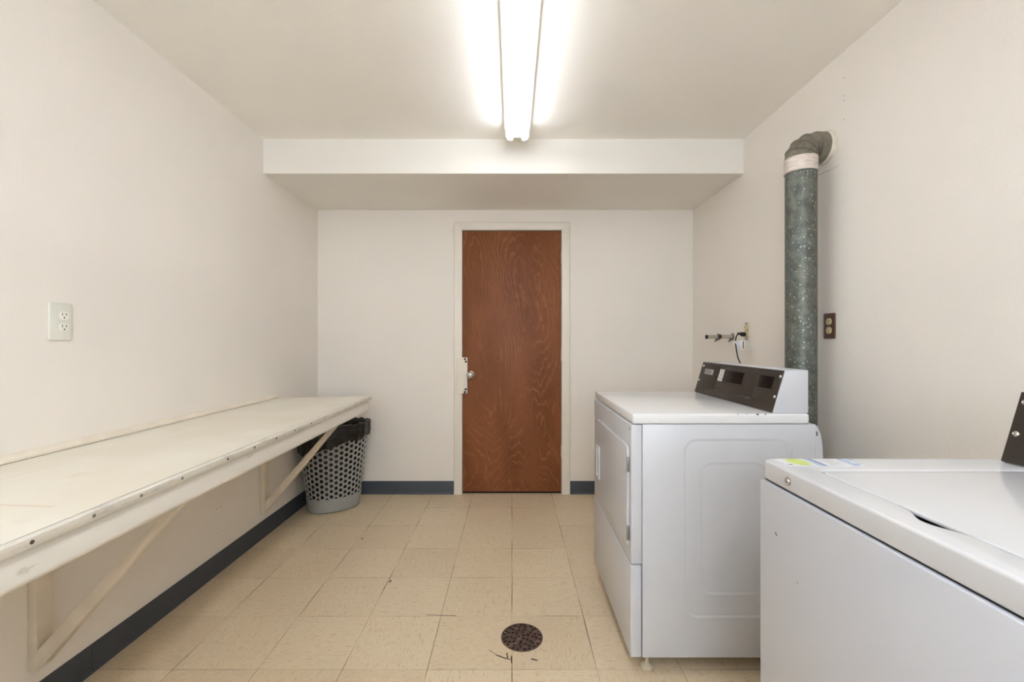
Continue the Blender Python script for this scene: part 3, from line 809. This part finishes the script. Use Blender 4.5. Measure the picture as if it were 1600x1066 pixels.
for row, hh, n_ in ((0.66, 0.2, 6), (0.3, 0.13, 9)):
    for k in range(n_):
        x = ub + (ub1 - ub) * (0.1 + 0.8 * k / n_); g = (ub1 - ub) * 0.8 / n_ * 0.32; H = (vb1 - vb) * hh; vc = vb + (vb1 - vb) * row
        sl_ = g * (1 if k % 2 else -1) * 0.8
        marks_.append(plate([[(x + sl_, vc - H), (x + g + sl_, vc - H), (x + g, vc + H), (x, vc + H)]], 0.0002, 0, lift(O1, 0.0048)))
        if k % 3: marks_.append(plate([[(x, vc + H - g * .7), (x + g * 2, vc + H - g * .7), (x + g * 2, vc + H), (x, vc + H)]], 0.0002, 0, lift(O1, 0.0048)))
link_mesh(join(marks_), 'printing', M['gap'], cpn, smooth=False)
def panel_screw(O, u, v, par):
    bm = bmesh.new(); c_ = O + SU * u + SVn * v + SN * 0.0034
    lathe(bm, [(0, 0.0068), (0.001, 0.0068), (0.003, 0.0055), (0.0042, 0.003), (0.0036, 0.0025), (0.0036, 0.0001)], c_, SN, 16)
    finish(bm, 'screw', M['chrome'], par)
for x, y in ((1035, 250), (958, 478), (152, 125), (99, 283)):
    u, v = on_slope(1080 + x / 7.273, 555 + y / 7.273, O1); u = min(max(u, 0.009), SW - 0.009); panel_screw(O1, u, v, cpn)
# levelling feet
for fx_, fy_ in ((0.487, Y0 + 0.038), (0.487, Y1 - 0.04), (1.03, Y0 + 0.038), (1.03, Y1 - 0.04)):
    bm = bmesh.new(); lathe(bm, [(0, 0.019), (0.003, 0.0225), (0.010, 0.0225), (0.016, 0.016), (0.020, 0.009), (0.024, 0.007), (0.063, 0.007)], (fx_, fy_, 0), (0, 0, 1), 20)
    tag(finish(bm, 'levelling_foot', M['foot'], dr, sharp=30), 'small off-white levelling foot')

# ================================================================ WASHER
wa = thing('washing_machine', (0.88, 0.63, 0), 'white top-loading washing machine in the foreground with a sticker on its top', 'washing machine')
WY0, WY1, WX = 0.296, 0.974, 0.556
WTZ = 0.92
B('cabinet', M['enamel_washer'], wa, WX - 0.004, 1.22, WY0 + 0.002, WY1 - 0.001, 0.03, WTZ - 0.0455, bev=0.0025, seg=2)
lx0, ly0, lx1, ly1 = 0.617, 0.388, 1.040, 0.882
B('top_deck', M['hole'], wa, WX + 0.006, 1.20, WY0 + 0.008, WY1 - 0.006, WTZ - 0.0452, WTZ - 0.034)
# top panel with lid opening and finger notch
inner = rrect(lx0, ly0, lx1, ly1, 0.02, 8)
ins = []
yc = 0.632
for i, p in enumerate(inner):
    ins.append(p)
# the left edge runs from (lx0, ly1-r) down to (lx0, ly0+r): insert the notch there
idx = max(i for i, p in enumerate(inner) if p[0] <= lx0 + 1e-6 and p[1] > yc)
notch = []
for k in range(25):
    f = k / 24; y = yc + 0.052 - 0.104 * f
    d_ = 0.5 - 0.5 * math.cos(2 * math.pi * f); notch.append((lx0 - 0.019 * d_, y))
inner2 = inner[:idx + 1] + notch + inner[idx + 1:]
me = plate([rrect(WX, WY0, 1.225, WY1, 0.018, 6), inner2], 0.042, 0.0055, Matrix.Translation((0, 0, WTZ - 0.042)), seg=3)
tp = link_mesh(me, 'top_panel', M['enamel_lid'], wa, sharp=40)
me = plate([rrect(lx0 + 0.0025, ly0 + 0.0025, lx1 - 0.0025, ly1 - 0.0025, 0.018, 8)], 0.0078, 0.0035, Matrix.Translation((0, 0, WTZ - 0.0083)), seg=3)
link_mesh(me, 'lid', M['enamel_lid'], wa, sharp=40)
# console
O2 = Vector((1.056, 0.943, WTZ)); CW = 0.62
bm = bmesh.new(); prism(bm, [(1.056, WTZ + .0002), (1.102, WTZ + 0.1535), (1.19, WTZ + 0.1535), (1.19, WTZ + .0002)], 1, O2.y - CW, O2.y, bev=0.003)
finish(bm, 'control_console', M['enamel_lid'], wa)
O2 = O2 + SN * 0.0004
me = plate([rrect(0.001, 0.002, CW - 0.001, SL - 0.003, 0.002)], 0.0035, 0.0008, lift(O2, 0)); cp2 = tag(link_mesh(me, 'control_panel', M['dark_panel'], wa), 'dark brown sloping control panel')
for px, py in ((1590, 679),):
    u, v = on_slope(px, py, O2); panel_screw(O2, u, v, cp2); panel_screw(O2, u, v + 0.07, cp2)
# screw on the top panel's front, with its washer
q = W(1231.5, 752, 0, WX)
bm = bmesh.new(); lathe(bm, [(0, 0.0085), (0.0012, 0.0085), (0.0016, 0.0065), (0.0035, 0.0058), (0.005, 0.0035), (0.004, 0.002), (0.004, 0.0001)], (WX + 0.0003, q.y, q.z), (-1, 0, 0), 18)
tag(finish(bm, 'screw', M['chrome'], wa), 'bright metal screw on the front edge')
for fx_, fy_ in ((0.60, 0.34), (0.60, 0.93), (1.17, 0.34), (1.17, 0.93)):
    bm = bmesh.new(); lathe(bm, [(0, 0.022), (0.01, 0.022), (0.014, 0.010), (0.031, 0.010)], (fx_, fy_, 0), (0, 0, 1), 16)
    finish(bm, 'levelling_foot', M['foot'], wa)
# sticker
def sticker_mat():
    t = NT('printed_sticker'); p = t.pos()
    s = t.n('ShaderNodeSeparateXYZ'); t.l(p, s.inputs[0]); X, Y = s.outputs[0], s.outputs[1]
    def band(v, a, b): return t.math('MULTIPLY', t.math('GREATER_THAN', v, a), t.math('LESS_THAN', v, b))
    c = srgb(226, 226, 232)
    c = t.mix(band(X, 0.574, 0.577), c, srgb(150, 160, 196))
    blob = t.math('ADD', t.math('POWER', t.math('DIVIDE', t.math('SUBTRACT', X, 0.616), 0.021), 2), t.math('POWER', t.math('DIVIDE', t.math('SUBTRACT', Y, 0.944), 0.026), 2))
    blob = t.math('ADD', blob, t.math('MULTIPLY', t.noise(p, 60, 2), 0.8))
    c = t.mix(t.math('LESS_THAN', blob, 1.35), c, srgb(206, 222, 120))
    c = t.mix(t.math('MULTIPLY', band(X, 0.604, 0.632), band(t.math('FRACT', t.math('MULTIPLY', Y, 90)), 0.3, 0.55)), c, srgb(184, 202, 100))
    c = t.mix(band(X, 0.6465, 0.650), c, srgb(120, 160, 196))
    c = t.mix(band(X, 0.6525, 0.660), c, srgb(86, 128, 172))
    c = t.mix(band(X, 0.643, 0.6455), c, srgb(176, 206, 220))
    line = band(t.math('FRACT', t.math('MULTIPLY', X, 110)), 0.3, 0.6)
    txt = t.math('MULTIPLY', line, t.math('GREATER_THAN', t.noise(t.map(p, (30, 260, 1)), 1.0, 1), 0.5))
    txt = t.math('MULTIPLY', txt, t.math('MULTIPLY', band(X, 0.671, 0.700), band(Y, 0.918, 0.962)))
    c = t.mix(txt, c, srgb(120, 124, 140))
    c = t.mix(band(X, 0.716, 0.740), c, srgb(172, 190, 216))
    c = t.mix(band(X, 0.716, 0.7185), c, srgb(112, 146, 188))
    c = t.mix(t.math('MULTIPLY', band(X, 0.728, 0.734), t.math('GREATER_THAN', t.noise(t.map(p, (30, 200, 1)), 1.0, 1), 0.5)), c, srgb(226, 230, 238))
    lg = t.math('MULTIPLY', band(X, 0.583, 0.592), band(Y, 0.918, 0.926))
    c = t.mix(lg, c, srgb(110, 104, 120))
    return t.fin(c, 0.3)
M['sticker'] = sticker_mat()
tag(B('sticker', M['sticker'], wa, 0.5705, 0.7405, 0.9125, 0.9675, WTZ, WTZ + 0.0004), 'pale printed sticker with blue stripes and a lime green patch')

# ================================================================ DUCT
dx, dy, dr_ = 1.286, 1.946, 0.0615
du = thing('exhaust_duct', (dx, dy, 0.1), 'galvanised metal exhaust duct rising behind the dryer and elbowing into the right wall', 'duct')
bm = bmesh.new()
tube(bm, [(dx, dy, 0.17), (dx, dy, 1.2), (dx, dy, 1.975)], dr_, 48)
bm2 = bmesh.new()
finish(bm, 'pipe', M['duct'], du, sharp=50)
bm2.free()
bm = bmesh.new()
tube(bm, [(dx + 0.0, dy, 0.165), (dx - 0.02, dy, 0.12), (dx - 0.06, dy, 0.10), (1.10, dy, 0.10)], 0.058, 32); finish(bm, 'lower_elbow', M['duct'], du)
# adjustable elbow: gores swept through 90 degrees
Rb, z0 = 0.055, 1.985
cx, cz_ = dx + Rb, z0
def ring_at(bm, ang, r):
    c_ = Vector((cx - Rb * math.cos(ang), dy, cz_ + Rb * math.sin(ang)))
    n_ = Vector((-math.cos(ang), 0, math.sin(ang)))
    return [bm.verts.new(c_ + (n_ * math.cos(2 * math.pi * j / 48) + Vector((0, 1, 0)) * math.sin(2 * math.pi * j / 48)) * r) for j in range(48)]
bm = bmesh.new(); R = []
seq = []
re = dr_ + 0.003
for k in range(4):
    a0, a1 = math.radians(22.5 * k), math.radians(22.5 * (k + 1))
    seq += [(a0 + 0.01, re), (a1 - 0.06, re - 0.0008), (a1 - 0.035, re + 0.003), (a1 - 0.012, re + 0.003)]
for a, r in seq: R.append(ring_at(bm, a, r))
first = [bm.verts.new(v.co + Vector((0, 0, -0.004))) for v in R[0]]; R.insert(0, first)
last = [bm.verts.new(v.co + Vector((0.06, 0, 0))) for v in R[-1]]; R.append(last)
for i in range(len(R) - 1):
    for j in range(48): bm.faces.new((R[i][j], R[i][(j + 1) % 48], R[i + 1][(j + 1) % 48], R[i + 1][j]))
for v in bm.verts: v.co.x = min(v.co.x, XR - 0.001)
finish(bm, 'elbow', M['elbow'], du, sharp=16)
bm = bmesh.new(); tube(bm, [(dx, dy, 1.93), (dx, dy, 1.99)], dr_ + 0.004, 48)
lathe(bm, [(0, dr_ + 0.0042), (0.003, dr_ + 0.0052), (0.006, dr_ + 0.004)], (dx, dy, 1.926), (0, 0, 1), 48)
finish(bm, 'tape_band', M['tape'], du)
bm = bmesh.new(); zf = z0 + Rb
lathe(bm, [(0, re + 0.002), (0, re + 0.008), (0.006, re + 0.008), (0.016, re + 0.005), (0.02, re + 0.002)], (XR - 0.0005, dy, zf), (-1, 0, 0), 48)
for v in bm.verts:
    k = 1 + 0.02 * noise.noise(v.co * 40); v.co.y = dy + (v.co.y - dy) * k; v.co.z = zf + (v.co.z - zf) * k
finish(bm, 'wall_flange', M['caulk'], du)

# ================================================================ OUTLETS
def facing_right(x): return frame((x, 0, 0), (0, 1, 0), (0, 0, 1))     # u = y, v = z, n = +x
def outlet(name, mfr, pc, size, mats, label, sockc=None, plate_on=True, th=0.006):
    t_ = thing(name, mfr.translation + (mfr.to_3x3() @ Vector((pc[0], pc[1], 0))), label, 'electrical outlet')
    if plate_on:
        me = plate([rrect(pc[0] - size[0] / 2, pc[1] - size[1] / 2, pc[0] + size[0] / 2, pc[1] + size[1] / 2, 0.006)], th, 0.0022, mfr)
        link_mesh(me, 'cover_plate', mats[0], t_, sharp=50)
    s0 = sockc or pc
    for s in (1, -1):
        cu, cv = s0[0], s0[1] + s * 0.0195
        pts = []
        for k in range(32):
            a = 2 * math.pi * k / 32; pts.append((cu + 0.0168 * math.cos(a), cv + max(-0.0138, min(0.0138, 0.0168 * math.sin(a)))))
        f3 = mfr @ Matrix.Translation((0, 0, th - 0.002))
        so = link_mesh(plate([pts], 0.0036, 0.0008, f3), 'socket', mats[1], t_, sharp=50)
        f4 = mfr @ Matrix.Translation((0, 0, th + 0.0012))
        for du_, hh in ((-0.0062, 0.0042), (0.0062, 0.0036)):
            link_mesh(plate([[(cu + du_ - .0011, cv + .0038 - hh), (cu + du_ + .0011, cv + .0038 - hh), (cu + du_ + .0011, cv + .0038 + hh), (cu + du_ - .0011, cv + .0038 + hh)]], 0.0007, 0, f4), 'slot', mats[2], so, smooth=False)
        link_mesh(plate([circ(cu, cv - 0.0075, 0.0024, 12)], 0.0007, 0, f4), 'ground_hole', M['hole'], so, smooth=False)
    if plate_on:
        link_mesh(plate([circ(s0[0], s0[1], 0.0028, 14)], 0.001, 0.0002, mfr @ Matrix.Translation((0, 0, th))), 'screw', mats[3], t_)
    return t_
a, b = W(75.5, 471, 0, XL), W(109, 533, 0, XL)
zt, zb = CZ + 62 * 1.445 / F, CZ + 0.0
outlet('wall_outlet', facing_right(XL), (1.449, 1.2455), (0.074, 0.124), (M['outlet_white'], M['outlet_face'], M['slot'], M['outlet_white']), 'pale oversized duplex outlet above the counter on the left wall', (1.4575, 1.2465))
oy = 1.917
outlet('wall_outlet', facing_left(XR), (-oy, 1.247), (0.068, 0.112), (M['brown'], M['ivory'], M['hole'], M['chrome']), 'brown duplex outlet with ivory sockets right of the metal duct')
# far outlet with an open box and a plug in it
ox = 2.592
ot = thing('wall_outlet', (XR, ox, 1.24), 'bare ivory outlet without cover plate on the right wall above the dryer', 'electrical outlet')
fl_ = facing_left(XR)
me = plate([rrect(-ox - 0.017, 1.188, -ox + 0.017, 1.292, 0.002)], 0.0012, 0.0003, fl_ @ Matrix.Translation((0, 0, 0.006))); link_mesh(me, 'mounting_strap', M['chrome'], ot)
B('socket_body', M['ivory'], ot, XR - 0.006, XR - 0.0005, ox - 0.0165, ox + 0.0165, 1.205, 1.275)
for cv in (1.2595, 1.2205):
    so = link_mesh(plate([circ(-ox, cv, 0.0165, 28)], 0.006, 0.001, fl_ @ Matrix.Translation((0, 0, 0.0072))), 'socket', M['ivory'], ot, sharp=50)
    if cv > 1.24:
        for du_ in (-0.006, 0.006): link_mesh(plate([rrect(-ox + du_ - .0011, cv, -ox + du_ + .0011, cv + .008, 0.0003, 2)], 0.0006, 0, fl_ @ Matrix.Translation((0, 0, 0.0132))), 'slot', M['hole'], so, smooth=False)
for cv in (1.284, 1.196):
    link_mesh(plate([circ(-ox, cv, 0.004, 14)], 0.003, 0.0006, fl_ @ Matrix.Translation((0, 0, 0.0072))), 'screw', M['steel'], ot)

# power cord of the dryer
pc = thing('power_cord', (1.35, 2.59, 1.2), 'black plug and cord with a folded white tag, hanging from the bare outlet', 'power cord')
pz = 1.2205
bm = bmesh.new()
xs = [XR - 0.0136, XR - 0.024, XR - 0.034, XR - 0.046, XR - 0.060]
tube(bm, [(xs[0], 2.592, pz), (xs[1], 2.592, pz), (xs[2], 2.592, pz + 0.001), (xs[3], 2.591, pz + 0.004), (xs[4], 2.59, pz + 0.005)], [0.0125, 0.0135, 0.0125, 0.0075, 0.0062], 18)
finish(bm, 'plug', M['black'], pc, sharp=50)
def bez(ps, n=10):
    out = []
    P_ = [Vector(p) for p in ps]; P_ = [P_[0] * 2 - P_[1]] + P_ + [P_[-1] * 2 - P_[-2]]
    for i in range(1, len(P_) - 2):
        for k in range(n):
            t_ = k / n; p0, p1, p2, p3 = P_[i - 1:i + 3]
            out.append(0.5 * ((2 * p1) + (p2 - p0) * t_ + (2 * p0 - 5 * p1 + 4 * p2 - p3) * t_ ** 2 + (3 * p1 - p0 - 3 * p2 + p3) * t_ ** 3))
    out.append(P_[-2]); return out
cy_ = 2.55
pts = [(xs[4] + 0.004, 2.59, pz + 0.005), W(1155, 521.6, 1, 2.588), W(1151, 525, 1, 2.58), W(1149.3, 533, 1, 2.57), W(1150, 543, 1, 2.55), W(1151.2, 550, 1, 2.53), W(1153, 559, 1, 2.50), W(1156.8, 568, 1, 2.46), W(1160, 577, 1, 2.42), (1.20, 2.34, 0.97), (1.16, 2.28, 0.8), (1.11, 2.2, 0.6), (1.103, 2.1, 0.5)]
bm = bmesh.new(); tube(bm, bez(pts), 0.0036, 10); tag(finish(bm, 'cord', M['black'], pc, sharp=60), 'thin black cord')
# folded tag on the cord
def tag_mat():
    t = NT('printed_tag'); p = t.pos()
    c = t.mix(t.ss(t.noise(t.map(p, (60, 60, 12)), 1.5, 2), 0.5, 0.7), srgb(244, 243, 242), srgb(206, 214, 228))
    return t.fin(c, 0.3)
M['tag'] = tag_mat()
a, b, c_, d_ = (W(1148.2, 533.2, 1, 2.565), W(1163.2, 532.0, 1, 2.50), W(1163.0, 546.2, 1, 2.50), W(1148.6, 547.2, 1, 2.565))
def sheet(name, quad, mat, par, th=0.0006):
    a, b, c_, d_ = [Vector(q) for q in quad]; nn = (b - a).cross(d_ - a).normalized() * th
    bm = bmesh.new(); A = [bm.verts.new(p) for p in (a, b, c_, d_)]; Bv = [bm.verts.new(p + nn) for p in (a, b, c_, d_)]
    bm.faces.new(A); bm.faces.new(Bv[::-1])
    for i in range(4): bm.faces.new((A[i], Bv[i], Bv[(i + 1) % 4], A[(i + 1) % 4]))
    return finish(bm, name, mat, par, smooth=False)
tg = tag(sheet('tag', (a, b, c_, d_), M['tag'], pc), 'folded white printed tag')
e, f_, g, h = a + (b - a) * 0.82, a + (b - a) * 0.93, d_ + (c_ - d_) * 0.93, d_ + (c_ - d_) * 0.82
off = Vector((0, -0.0009, 0)); up_ = (d_ - a) * 0.1
tag(sheet('stripe', (e + off + up_, f_ + off + up_, g + off - up_, h + off - up_), M['brown'], tg, 0.0003), 'dark brown stripe printed on the tag')
s1, s2, s3, s4 = b, W(1170, 536, 1, 2.53), W(1178, 552, 1, 2.545), W(1165, 548, 1, 2.50)
sheet('clear_sleeve', (s1, s2, W(1176, 550, 1, 2.545), s4 + Vector((0, 0, 0.004))), M['sleeve'], pc)

# ================================================================ PIPE STUBS
def stub(yw, label):
    z = 1.2085
    t_ = thing('pipe_stub', (XR, yw, z), label, 'pipe stub', 'capped pipe stubs on the right wall')
    bm = bmesh.new(); tube(bm, [(XR, yw, z), (XR - 0.082, yw, z)], 0.0128, 20); finish(bm, 'pipe', M['chrome'], t_)
    bm = bmesh.new(); lathe(bm, [(0, 0.0136), (0.002, 0.014), (0.009, 0.014), (0.011, 0.012)], (XR - 0.076, yw, z), (-1, 0, 0), 16); tag(finish(bm, 'end_cap', M['black'], t_), 'black end cap')
    bm = bmesh.new(); lathe(bm, [(0, 0.024), (0.003, 0.024), (0.008, 0.016), (0.009, 0.0128)], (XR - 0.0002, yw, z), (-1, 0, 0), 24); finish(bm, 'escutcheon', M['steel'], t_)
    bm = bmesh.new(); tube(bm, [(XR - 0.012, yw, z - 0.01), (XR - 0.018, yw - 0.004, z - 0.024), (XR - 0.03, yw - 0.006, z - 0.03)], [0.004, 0.004, 0.003], 8); finish(bm, 'lever', M['black'], t_)
stub(2.765, 'capped metal pipe stub nearer the outlet on the right wall')
stub(2.955, 'capped metal pipe stub nearer the far corner on the right wall')

# ================================================================ FLOOR DRAIN
dcx, dcy, drr = 0.0395, 1.742, 0.083
fd = thing('floor_drain', (dcx, dcy, 0), 'round rusty perforated drain grate set in the tile floor', 'floor drain')
holes = []
for rr, n_, ph in ((0.072, 20, 0.1), (0.0575, 13, 0.3), (0.043, 10, 0.05), (0.0275, 6, 0.4), (0.011, 3, 0.9)):
    for k in range(n_):
        a_ = ph + 2 * math.pi * k / n_ + random.uniform(-.05, .05); holes.append(circ(rr * math.cos(a_), rr * math.sin(a_), random.uniform(0.0054, 0.0062), 10))
me = plate([circ(0, 0, drr - 0.002, 64)] + holes, 0.0022, 0.0004, Matrix.Translation((dcx, dcy, 0.0006))); link_mesh(me, 'grate', M['rust'], fd)
me = plate([circ(0, 0, drr, 64), circ(0, 0, drr - 0.003, 64)], 0.002, 0.0003, Matrix.Translation((dcx, dcy, 0.0002))); link_mesh(me, 'rim', M['gap'], fd)
bm = bmesh.new(); lathe(bm, [(0.0001, drr - 0.003), (0.0004, drr - 0.003)], (dcx, dcy, 0), (0, 0, 1), 48); finish(bm, 'drain_bowl', M['hole'], fd)
bm = bmesh.new(); lathe(bm, [(0, 0.0035), (0.001, 0.003)], (dcx - 0.068, dcy + 0.026, 0.0028), (0, 0, 1), 10); finish(bm, 'screw', M['chrome'], fd)
